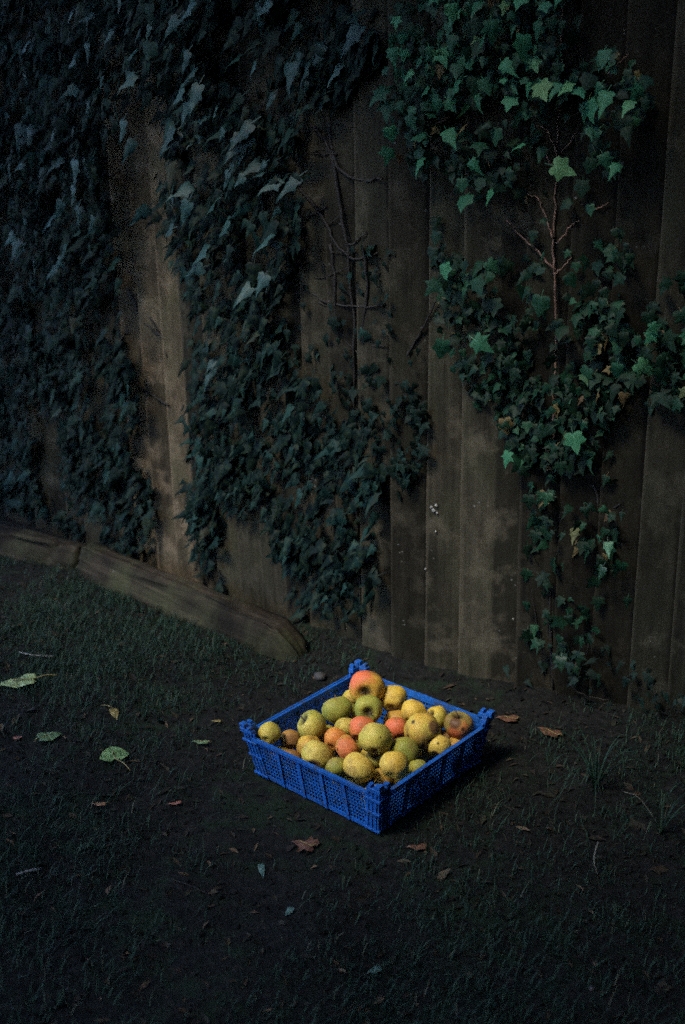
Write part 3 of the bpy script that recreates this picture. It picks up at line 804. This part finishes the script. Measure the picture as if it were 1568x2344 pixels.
def ivy(label, polys, n, mat, halves, smin, smax, depth, seed, stems=(), stem_mat=None, holes=(), hole_p=0.0,
        extra=(), lean=0.0, density=None, group='ivy plants on the fence', nobj=300, upward=.35, spread=.5, lit_mat=None, nlit=0, lit_size=1.0, hang=False, wag=.55):
    q = random.Random(seed)
    root = empty('ivy_plant', fpos(polys[0][0][0], 0, .03) if False else BEND)
    tag(root, label, 'ivy', group)
    vars_ = leaf_variants(mat, halves, 6, seed, hang)
    meshes = [geo_mesh('leaf', g, mat) for g in vars_]
    lit_meshes = [geo_mesh('leaf', g, lit_mat) for g in vars_] if lit_mat else meshes  # outer leaves take the lit-coloured copy, inner fill the darker one
    ss = [p[0] for pl in polys for p in pl]; zs = [p[1] for pl in polys for p in pl]
    pts = []
    tries = 0
    while len(pts) < n and tries < n * 60:
        tries += 1
        s, z = q.uniform(min(ss), max(ss)), q.uniform(max(0.03, min(zs)), max(zs))
        dep = depth(s, z)
        off = .030 + dep * q.random() ** 1.1
        s2, z2 = seen_at(s, z, off)
        s2 += .05 * noise.noise(Vector((s * 11, z * 11, seed + 2))) + q.gauss(0, .014); z2 += .05 * noise.noise(Vector((s * 9, z * 9, seed + 7)))
        if not any(inside(p, s2, z2) for p in polys): continue
        if any(inside(h, s2 + e, z2 + f) for h in holes for e, f in ((0, 0), (.022, .02), (-.022, .02), (0, .05), (0, -.03))) and q.random() > hole_p: continue
        # clumps and gaps
        d = .5 + .9 * noise.noise(Vector((s * 5.5 + seed, z * 5.5, seed))) + .5 * noise.noise(Vector((s * 14, z * 14, seed + 4)))
        if density: d *= density(s, z)
        if q.random() > d: continue
        pts.append((s, z, off, smin + (smax - smin) * q.random() ** 1.7))
    fill = len(pts)
    for s, z in extra:
        pts.append((s, z, .05 + depth(s, z) * .95, smax * q.uniform(.85, 1.25)))
    for i in sorted(q.sample(range(fill), min(fill, nlit * 2)), key=lambda i: -pts[i][1] + q.gauss(0, .16))[:nlit]:
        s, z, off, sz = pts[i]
        pts.append((s, z, .04 + depth(s, z) * q.uniform(.8, 1.05), q.uniform(smin, smax * .95) * lit_size))
    # the largest, outermost leaves become objects
    order = sorted(range(len(pts)), key=lambda i: -(pts[i][3] * (1 + 4 * pts[i][2]) * (5 if i >= fill else 1) * (1 if -1.9 < pts[i][0] < .95 and pts[i][1] < 1.72 else .2)))
    single = set(order[:nobj])
    V, F, UV = [], [], []
    for i, (s, z, off, sz) in enumerate(pts):
        nn = nA if s < 0 else nB; dd = -dA if s < 0 else dB
        normal = nn + Vector((0, 0, upward)) + Vector((q.gauss(0, spread), q.gauss(0, spread), q.gauss(0, spread * .7)))
        if normal.dot(nn) < .15: normal += nn * .6
        a = q.gauss(lean, wag)
        tip = Vector((0, 0, -1)) * math.cos(a) + dd * math.sin(a) + nn * .25
        m3 = frame_of(normal, tip) @ Matrix.Diagonal((sz, sz, sz))
        p = fpos(s, z, off) - BEND - (m3 @ Vector((0, .4, 0)))
        k = q.randrange(6)
        if i in single:
            o = obj('leaf', (lit_meshes if i >= fill else meshes)[k], root)
            o.matrix_local = Matrix.Translation(p) @ m3.to_4x4()
        else:
            b = len(V)
            V += [tuple(p + m3 @ Vector(c)) for c in vars_[k][0]]
            UV += [(c[0], c[1]) for c in vars_[k][0]]
            F += [(b + x, b + y, b + w) for x, y, w in vars_[k][1]]
    if F:
        m = bpy.data.meshes.new('foliage'); m.from_pydata(V, [], F); m.materials.append(mat)
        leaf_uv(m, UV)
        m.polygons.foreach_set('use_smooth', [True] * len(m.polygons))
        tag(obj('foliage', m, root), kind='stuff')
    for line, rad, o0 in stems:
        P = smooth_line([fpos(s, z, o0 + .008 * math.sin(7 * z + 3 * s)) - BEND for s, z in line], 5)
        P = [p + Vector((q.gauss(0, .0015), q.gauss(0, .0015), q.gauss(0, .0015))) for p in P]
        mb = MB(); mb.tube(P, [rad * (1 - .55 * k / len(P)) for k in range(len(P))], 6)
        mb.build('stem', stem_mat, root, True)
    return root

L_ST = [([(-0.98, 1.17), (-0.96, 1.12), (-0.94, 1.08), (-0.87, 1.03)], .006, .026), ([(-1.03, 0.94), (-0.98, 0.86), (-0.93, 0.83), (-0.86, 0.8)], .007, .026),
        ([(-0.97, 0.89), (-0.91, 0.84), (-0.86, 0.75)], .005, .026), ([(-1.02, 0.65), (-0.98, 0.63), (-0.93, 0.62), (-0.86, 0.6)], .006, .026)]
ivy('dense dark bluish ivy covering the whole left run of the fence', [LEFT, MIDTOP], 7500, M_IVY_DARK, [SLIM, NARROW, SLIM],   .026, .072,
    lambda s, z: .05 + .13 * max(0, min(1, (z - .2) / 1.3)) * min(1, max(0, -s - .1) / .5), 21, L_ST, M_STEM_DARK, BARE, .0, lean=-.50, hang=True, wag=.32, spread=.42, lit_mat=M_IVY_GLINT, nlit=260, lit_size=1.15)
M_ST = [([(-0.19, 1.47), (-0.17, 1.36), (-0.14, 1.31), (-0.07, 1.29), (-.01, 1.30)], .006, .026),
        ([(-0.24, 1.42), (-0.2, 1.39), (-0.17, 1.34), (-0.14, 1.21), (-0.12, 1.13), (-0.12, 1.04), (-0.11, 0.91), (-.12, .6), (-.10, .05)], .006, .028),
        ([(-0.29, 1.27), (-0.2, 1.19), (-0.16, 1.13), (-0.1, 1.1), (-0.02, 1.12)], .005, .027),
        ([(-0.32, 1.02), (-0.27, 1.01), (-0.21, 0.98), (-0.1, 0.98), (-0.01, 0.99)], .005, .027),
        ([(0.01, 0.78), (0.02, 0.82), (0.07, 0.91), (0.1, 0.96), (0.13, 1.02)], .004, .026),
        ([(-0.18, 1.13), (-0.17, 1.01), (-0.18, 0.9), (-0.17, 0.78), (-.19, .4), (-.16, .05)], .005, .028),
        ([(-0.07, 1.13), (-0.06, 1.03), (-0.08, 0.91), (-0.05, 0.8), (-0.06, 0.72)], .005, .027)]
qv = random.Random(8)
for k in range(26):     # fine tendrils gripping the boards like rungs
    s0 = qv.uniform(-.33, -.06); z0 = qv.uniform(.72, 1.5); L = qv.uniform(.05, .15) * qv.choice((-1, 1))
    up = qv.uniform(-.04, .07)
    M_ST.append(([(s0, z0), (min(s0 + L * .4, -.005), z0 + up * .2), (min(s0 + L, -.005), z0 + up)], qv.uniform(.0016, .003), .027))
ivy('thin straggling ivy with bare vines on the boards left of the bend', [MID, TONGUE], 190, M_IVY_DARK, [IVY_HALF, NARROW], .018, .036,
    lambda s, z: .03, 33, M_ST, M_STEM_DARK, nobj=260, density=lambda s, z: 1.2 if s > 0 else (.15 if z > .85 else .6))
BIG = [(0.41, 1.49), (0.49, 1.49), (0.54, 1.47), (0.2, 1.4), (0.27, 1.38), (0.24, 1.45), (0.12, 1.34), (0.05, 1.36), (0.05, 1.46), (0.27, 1.59), (0.3, 1.61), (0.07, 1.57), (0.59, 1.46), (0.51, 1.45), (0.29, 1.27), (0.23, 1.26), (0.41, 1.03), (0.26, 1.07), (0.18, 1.1), (0.46, 1.33), (0.17, 0.91), (0.59, 0.89), (0.5, 0.71), (0.33, 0.65), (0.27, 0.93), (0.15, 1.06), (0.33, 1.54), (0.37, 1.58), (0.21, 1.5), (0.03, 1.49)]
R_ST = [([(0.43, 0.62), (0.43, 0.74), (0.43, 0.91), (0.42, 1.07), (0.41, 1.15), (0.41, 1.24), (0.41, 1.36), (0.41, 1.51), (0.41, 1.62), (.40, 1.85)], .0036, .030),
        ([(0.41, 1.36), (0.4, 1.38), (0.38, 1.41), (0.35, 1.415)], .0028, .038), ([(0.42, 1.36), (0.44, 1.38), (0.45, 1.4)], .0023, .038),
        ([(0.41, 1.31), (0.4, 1.33), (0.38, 1.36), (0.35, 1.37)], .0028, .038), ([(0.41, 1.17), (0.4, 1.2), (0.38, 1.24), (0.37, 1.26), (0.34, 1.27)], .0028, .038),
        ([(0.42, 1.1), (0.39, 1.13), (0.37, 1.15), (0.34, 1.17), (0.3, 1.21)], .0028, .038), ([(0.42, 1.16), (0.44, 1.18), (0.45, 1.2), (0.47, 1.21)], .0023, .038),
        ([(0.42, 1.09), (0.44, 1.11), (0.46, 1.13)], .0023, .038), ([(0.49, 1.24), (0.51, 1.24), (0.53, 1.25)], .0025, .032), ([(0.52, 1.52), (0.54, 1.54), (0.56, 1.56)], .0025, .04)]
ivy('bright green ivy with a reddish bare stem on the upper right boards', [RIGHT], 1450, M_IVY_SHADED, [IVY_SOFT, IVY_HALF, NARROW], .018, .041,
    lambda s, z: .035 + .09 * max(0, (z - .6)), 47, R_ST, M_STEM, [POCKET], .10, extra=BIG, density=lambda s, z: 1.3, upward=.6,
    lit_mat=M_IVY_LIT, nlit=140)
RL_ST = [([(0.46, .02), (.44, .22), (.44, .41), (.43, .58), (.43, .66)], .005, .022), ([(0.53, 0.59), (0.55, 0.54), (0.56, 0.43), (0.56, 0.25), (0.52, 0.04)], .0035, .028), ([(0.52, 0.12), (0.51, 0.06), (0.54, 0.03), (0.61, 0.03)], .003, .04),
         ([(.38, .60), (.40, .45), (.39, .30), (.43, .12)], .003, .03), ([(.60, .55), (.56, .50), (.57, .40)], .0025, .03)]
ivy('sparse withered ivy trailing down the boards right of the crate', [RLOW], 130, M_IVY_SHADED, [IVY_HALF, NARROW], .020, .042,
    lambda s, z: .05, 59, RL_ST, M_STEM_DARK, nobj=220, density=lambda s, z: 1.0, lit_mat=M_IVY, nlit=5)
ivy('small clump of green ivy at the right edge of the picture', [REDGE], 200, M_IVY_SHADED, [IVY_HALF], .026, .050,
    lambda s, z: .06, 63, [([(.95, .02), (.9, .4), (.86, .7), (.84, .95), (.8, 1.05)], .005, .03)], M_STEM_DARK, nobj=230, lit_mat=M_IVY_LIT, nlit=24)

WEED = [(.30, .03), (.38, .10), (.45, .16), (.62, .18), (.72, .08), (1.2, .07), (1.2, .0), (.30, .0)]
ivy('low dark weeds and creeping ivy along the foot of the right boards', [WEED], 110, M_IVY_DARK, [NARROW, SLIM, HEART], .014, .032,
    lambda s, z: .10, 71, [], M_STEM_DARK, nobj=150, upward=.9, group='low weeds')

# ------------------------------------------------------------------ grass and litter on the ground
def outside_crate(x, y, m=0.0):
    v = CM.inverted() @ Vector((x, y, 0))
    return abs(v.x) > .20 + m or abs(v.y) > .20 + m
q = random.Random(77)
V, F = [], []
def blade(x, y, h, w, bend, az):
    z = ground_z(x, y) - .004
    b = len(V)
    dx, dy = math.cos(az), math.sin(az)
    px, py = -dy * w, dx * w
    V.extend([(x - px, y - py, z), (x + px, y + py, z),
              (x + dx * bend * .35 - px * .8, y + dy * bend * .35 - py * .8, z + h * .6), (x + dx * bend * .35 + px * .8, y + dy * bend * .35 + py * .8, z + h * .6),
              (x + dx * bend, y + dy * bend, z + h)])
    F.extend([(b, b + 1, b + 3, b + 2), (b + 2, b + 3, b + 4)])
cnt = 0
while cnt < 42000:
    x, y = q.uniform(-1.6, 1.3), q.uniform(1.3, 3.9)
    if fence_dist(x, y) < .05 or not outside_crate(x, y, .01): continue
    g = .36 + .85 * noise.noise(Vector((x * 2.1, y * 2.1, 41))) + .5 * noise.noise(Vector((x * 9, y * 9, 17)))
    g += .75 * math.exp(-(((x + .75) / .45) ** 2 + ((y - 3.15) / .35) ** 2))
    g -= .25 * math.exp(-(((x - .3) / .5) ** 2 + ((y - 2.7) / .35) ** 2))
    if q.random() > g: continue
    cnt += 1
    h = q.uniform(.008, .032) * (1.2 if x < -.3 else 1)
    blade(x, y, h, q.uniform(.0006, .0014), h * q.uniform(.2, 1.3), q.random() * 6.28)
m = bpy.data.meshes.new('grass'); m.from_pydata(V, [], F); m.materials.append(M_GRASS)
tag(obj('grass', m), 'sparse short dark grass growing out of the bare soil', 'grass', kind='stuff')

V, F = [], []
for k in range(5200):
    x, y = q.uniform(-1.6, 1.3), q.uniform(1.3, 3.8)
    if fence_dist(x, y) < .04 or not outside_crate(x, y, .015): continue
    z = ground_z(x, y) + .003
    n = Vector((q.gauss(0, .35), q.gauss(0, .35), 1)); a = q.random() * 6.28
    m3 = frame_of(n, Vector((math.cos(a), math.sin(a), 0)))
    L = q.uniform(.004, .016) * (1.6 if q.random() < .06 else 1); w = L * q.uniform(.15, .5)
    b = len(V)
    for c in ((0, -L, 0), (w, -L * .2, .002), (0, L, 0), (-w, L * .1, .003)):
        V.append(tuple(Vector((x, y, z)) + m3 @ Vector(c)))
    F += [(b, b + 1, b + 2), (b, b + 2, b + 3)]
m = bpy.data.meshes.new('leaf_litter'); m.from_pydata(V, [], F); m.materials.append(M_LITTER)
tag(obj('leaf_litter', m), 'scraps of dead leaf strewn over the soil', 'leaf litter', kind='stuff')

# soil crumbs and pebbles
V, F = [], []
for k in range(4200):
    x, y = q.uniform(-1.5, 1.2), q.uniform(1.3, 3.7)
    if fence_dist(x, y) < .03 or not outside_crate(x, y, .01): continue
    r = q.uniform(.002, .006) * (1.8 if q.random() < .08 else 1)
    z = ground_z(x, y) + r * .3
    b = len(V)
    for c in ((1, 0, 0), (-.3, .9, 0), (-.4, -.9, 0), (.1, .1, .9), (0, 0, -.6)):
        V.append((x + c[0] * r * q.uniform(.7, 1.2), y + c[1] * r * q.uniform(.7, 1.2), z + c[2] * r))
    F += [(b, b + 1, b + 3), (b + 1, b + 2, b + 3), (b + 2, b, b + 3), (b + 1, b, b + 4), (b + 2, b + 1, b + 4), (b, b + 2, b + 4)]
m = bpy.data.meshes.new('soil_crumbs'); m.from_pydata(V, [], F); m.materials.append(M_SOIL)
tag(obj('soil_crumbs', m), 'loose crumbs of dark soil over the ground', 'soil', kind='stuff')

# single fallen leaves and twigs one can point at
def mleaf(name, a, b): return mat_plain(name, a, b, 55, .55, .4, .3)
FL = dict(paleg=mleaf('pale_green_leaf', (0.1800, 0.2475, 0.0975), (0.2700, 0.3300, 0.1500)), green=mleaf('fallen_green_leaf', (0.0750, 0.1500, 0.0450), (0.1500, 0.2400, 0.0900)),
          dull=mleaf('dull_green_leaf', (0.05, 0.10, 0.04), (0.10, 0.16, 0.07)), yellow=mleaf('yellow_leaf', (0.1500, 0.1200, 0.0360), (0.2280, 0.1800, 0.0660)),
          red=mleaf('red_leaf', (0.1400, 0.0400, 0.0250), (0.2100, 0.0800, 0.0500)), brown=mleaf('brown_leaf', (0.0585, 0.0248, 0.0135), (0.1080, 0.0495, 0.0270)),
          orange=mleaf('orange_leaf', (0.1700, 0.0700, 0.0300), (0.2250, 0.1100, 0.0550)), pale=mleaf('bleached_stick', (0.1000, 0.1000, 0.0950), (0.1600, 0.1600, 0.1500)),
          teal=mleaf('bluish_leaf', (0.0350, 0.0770, 0.0630), (0.0630, 0.1190, 0.0980)))
def fallen_leaf(x, y, size, ang, col, label, half=HEART, stalk=.6, width=1.0, tilt=(0, 0), sbend=.15):
    h = [(a * width, b) for a, b in half]
    v, t = leaf_geo(h, .12, .12, .25)
    z = ground_z(x, y) + size * .14 + .004
    root = empty('fallen_leaf', (x, y, z), ang)
    root.rotation_euler = (tilt[0], tilt[1], ang)
    m = bpy.data.meshes.new('blade'); m.from_pydata([(a * size, (b - .5) * size, c * size) for a, b, c in v], [], t)
    m.materials.append(FL[col]); obj('blade', m, root)
    if stalk:
        mb = MB(); mb.tube(smooth_line([(0, .1 * size, .002), (0, -.5 * size, .0), (sbend * size * .5, -(.5 + stalk * .5) * size, .004), (sbend * size, -(.5 + stalk) * size, -size * .05)], 3), size * .018, 5)
        mb.build('stalk', FL['yellow'], root, True)
    tag(root, label, 'leaf', 'leaves fallen on the ground')
fallen_leaf(-.89, 2.84, .095, R(100), 'paleg', 'large pale green fallen leaf at the left edge of the picture', width=.8, stalk=.7)
fallen_leaf(-.565, 2.485, .070, R(20), 'green', 'round green fallen leaf with a long pale stalk, left of the crate', width=1.15, stalk=.85, sbend=.35)
fallen_leaf(-.73, 2.56, .055, R(-60), 'dull', 'dull green fallen leaf left of the long stalked one', stalk=.3)
fallen_leaf(-.59, 2.66, .050, R(200), 'yellow', 'small curled yellow fallen leaf with an upturned stalk', width=.5, stalk=.7, sbend=.5)
fallen_leaf(-.47, 2.63, .060, R(175), 'teal', 'upright narrow bluish green leaf between the crate and the left edge', width=.35, stalk=0, tilt=(.9, 0))
fallen_leaf(-.82, 2.57, .022, R(70), 'red', 'tiny red leaf scrap at the left edge', stalk=0)
fallen_leaf(-.56, 2.27, .030, R(80), 'orange', 'orange leaf scrap lower left of the crate', stalk=.4, width=.5)
fallen_leaf(-.39, 2.27, .028, R(95), 'red', 'reddish leaf scrap left below the crate', stalk=0, width=.5)
fallen_leaf(-.10, 2.11, .050, R(60), 'brown', 'large red-brown dead leaf below the front corner of the crate', stalk=.2, half=IVY_HALF)
fallen_leaf(.14, 2.09, .040, R(80), 'brown', 'brown dead leaf below right of the front corner of the crate', stalk=0, width=.6)
fallen_leaf(-.18, 2.03, .040, R(190), 'teal', 'narrow bluish leaf in the grass below the crate', stalk=0, width=.4)
fallen_leaf(-.12, 1.89, .026, R(150), 'teal', 'small bluish green leaf low in the middle of the grass', stalk=0, width=.6)
fallen_leaf(.04, 1.73, .026, R(110), 'teal', 'small pale leaf near the bottom edge of the picture', stalk=0, width=.7)
fallen_leaf(-.33, 2.62, .024, R(75), 'yellow', 'small yellowish leaf just left of the crate', stalk=.4, width=.5)
fallen_leaf(-.36, 2.52, .040, R(70), 'dull', 'dull green leaf close to the left corner of the crate', stalk=.3, width=.5)
fallen_leaf(.40, 2.61, .05, R(70), 'brown', 'crumpled brown leaf by the right corner of the crate', stalk=.2, width=.8)
fallen_leaf(.49, 2.53, .06, R(40), 'brown', 'brown dead leaf farther right of the crate', stalk=.2, width=.7)

def twig(pts, rad, mat, label, name='twig', cat='twig'):
    P = [Vector((x, y, ground_z(x, y) + h)) for x, y, h in pts]
    root = P[0].copy()
    mb = MB(); mb.tube([p - root for p in smooth_line(P, 4)], rad, 5)
    o = mb.build(name, mat, None, True); o.location = root
    tag(o, label, cat, 'twigs lying on the ground')
twig([(-.68, 2.02, .005), (-.66, 2.03, .006), (-.635, 2.04, .005)], .0035, FL['pale'], 'short bleached stick at the lower left')
twig([(-.36, 2.00, .004), (-.32, 1.98, .005), (-.28, 1.955, .003)], .0011, M_STEM_DARK, 'thin brown twig in the grass below the crate')
twig([(-.93, 3.04, .004), (-.88, 3.0, .014), (-.82, 3.01, .004)], .0025, FL['pale'], 'curved pale twig in the grass at the left edge')
# stone by the far corner
def stone(x, y, r, label):
    mb = MB(); n0 = 7
    for i in range(5):
        th = math.pi * (i + .5) / 5
        for j in range(n0):
            a = 2 * math.pi * j / n0
            d = Vector((math.sin(th) * math.cos(a), math.sin(th) * math.sin(a), .65 * math.cos(th)))
            mb.v.append(tuple(d * r * (1 + .3 * noise.noise(d * 1.5 + Vector((x * 9, y, 0))))))
    for i in range(4):
        for j in range(n0):
            a = i * n0 + j; b = i * n0 + (j + 1) % n0
            mb.f.append((a, a + n0, b + n0, b))
    mb.f.append(tuple(range(n0))); mb.f.append(tuple(reversed([4 * n0 + j for j in range(n0)])))
    o = mb.build('stone', mat_plain('stone_grey', (0.025, 0.023, 0.022), (0.055, 0.05, 0.047), 60), None, True)
    o.location = (x, y, ground_z(x, y) + r * .35); tag(o, label, 'stone', 'stones on the ground')
stone(-.07, 2.85, .018, 'small grey stone behind the far corner of the crate')
stone(.42, 1.66, .006, 'tiny pale pebble near the lower right corner')

# grass tuft and stalks on the right
def tuft(x, y, n, hmin, hmax, spread, label, seed, mat, w=.0016):
    q = random.Random(seed)
    root = empty('grass_tuft', (x, y, ground_z(x, y)))
    tag(root, label, 'grass', 'grass tufts on the right')
    for k in range(n):
        a = q.random() * 6.28; h = q.uniform(hmin, hmax); s = q.uniform(.3, 1) * spread
        P = [Vector((0, 0, -.005)), Vector((math.cos(a) * s * .25, math.sin(a) * s * .25, h * .7)),
             Vector((math.cos(a) * s * .65, math.sin(a) * s * .65, h)), Vector((math.cos(a) * s, math.sin(a) * s, h * q.uniform(.3, .8)))]
        P = smooth_line(P, 4)
        mb = MB(); side = Vector((-math.sin(a), math.cos(a), 0)) * w
        for i, p in enumerate(P):
            f = 1 - i / len(P) * .9
            mb.v += [tuple(p - side * f), tuple(p + side * f)]
        for i in range(len(P) - 1): mb.f.append((2 * i, 2 * i + 1, 2 * i + 3, 2 * i + 2))
        mb.build('blade', mat, root)
tuft(.56, 2.30, 34, .05, .13, .20, 'arching tuft of dark grass on the right of the crate', 3, M_GRASS)
tuft(.66, 2.12, 14, .04, .09, .14, 'small thin tuft of grass near the right edge', 8, M_GRASS)
M_STRAW = mat_plain('dry_stalk', (0.06, 0.055, 0.045), (0.12, 0.11, 0.085), 60)
twig([(.50, 1.985, .0), (.492, 1.995, .035), (.502, 2.01, .065)], .0017, M_STRAW, 'upright pale dry stalk on the right below the tuft', 'dry_stalk', 'stalk')
twig([(.60, 2.21, .055), (.63, 2.19, .05), (.665, 2.15, .004)], .0010, M_STRAW, 'thin straw bent down at the right edge of the tuft', 'dry_stalk', 'stalk')
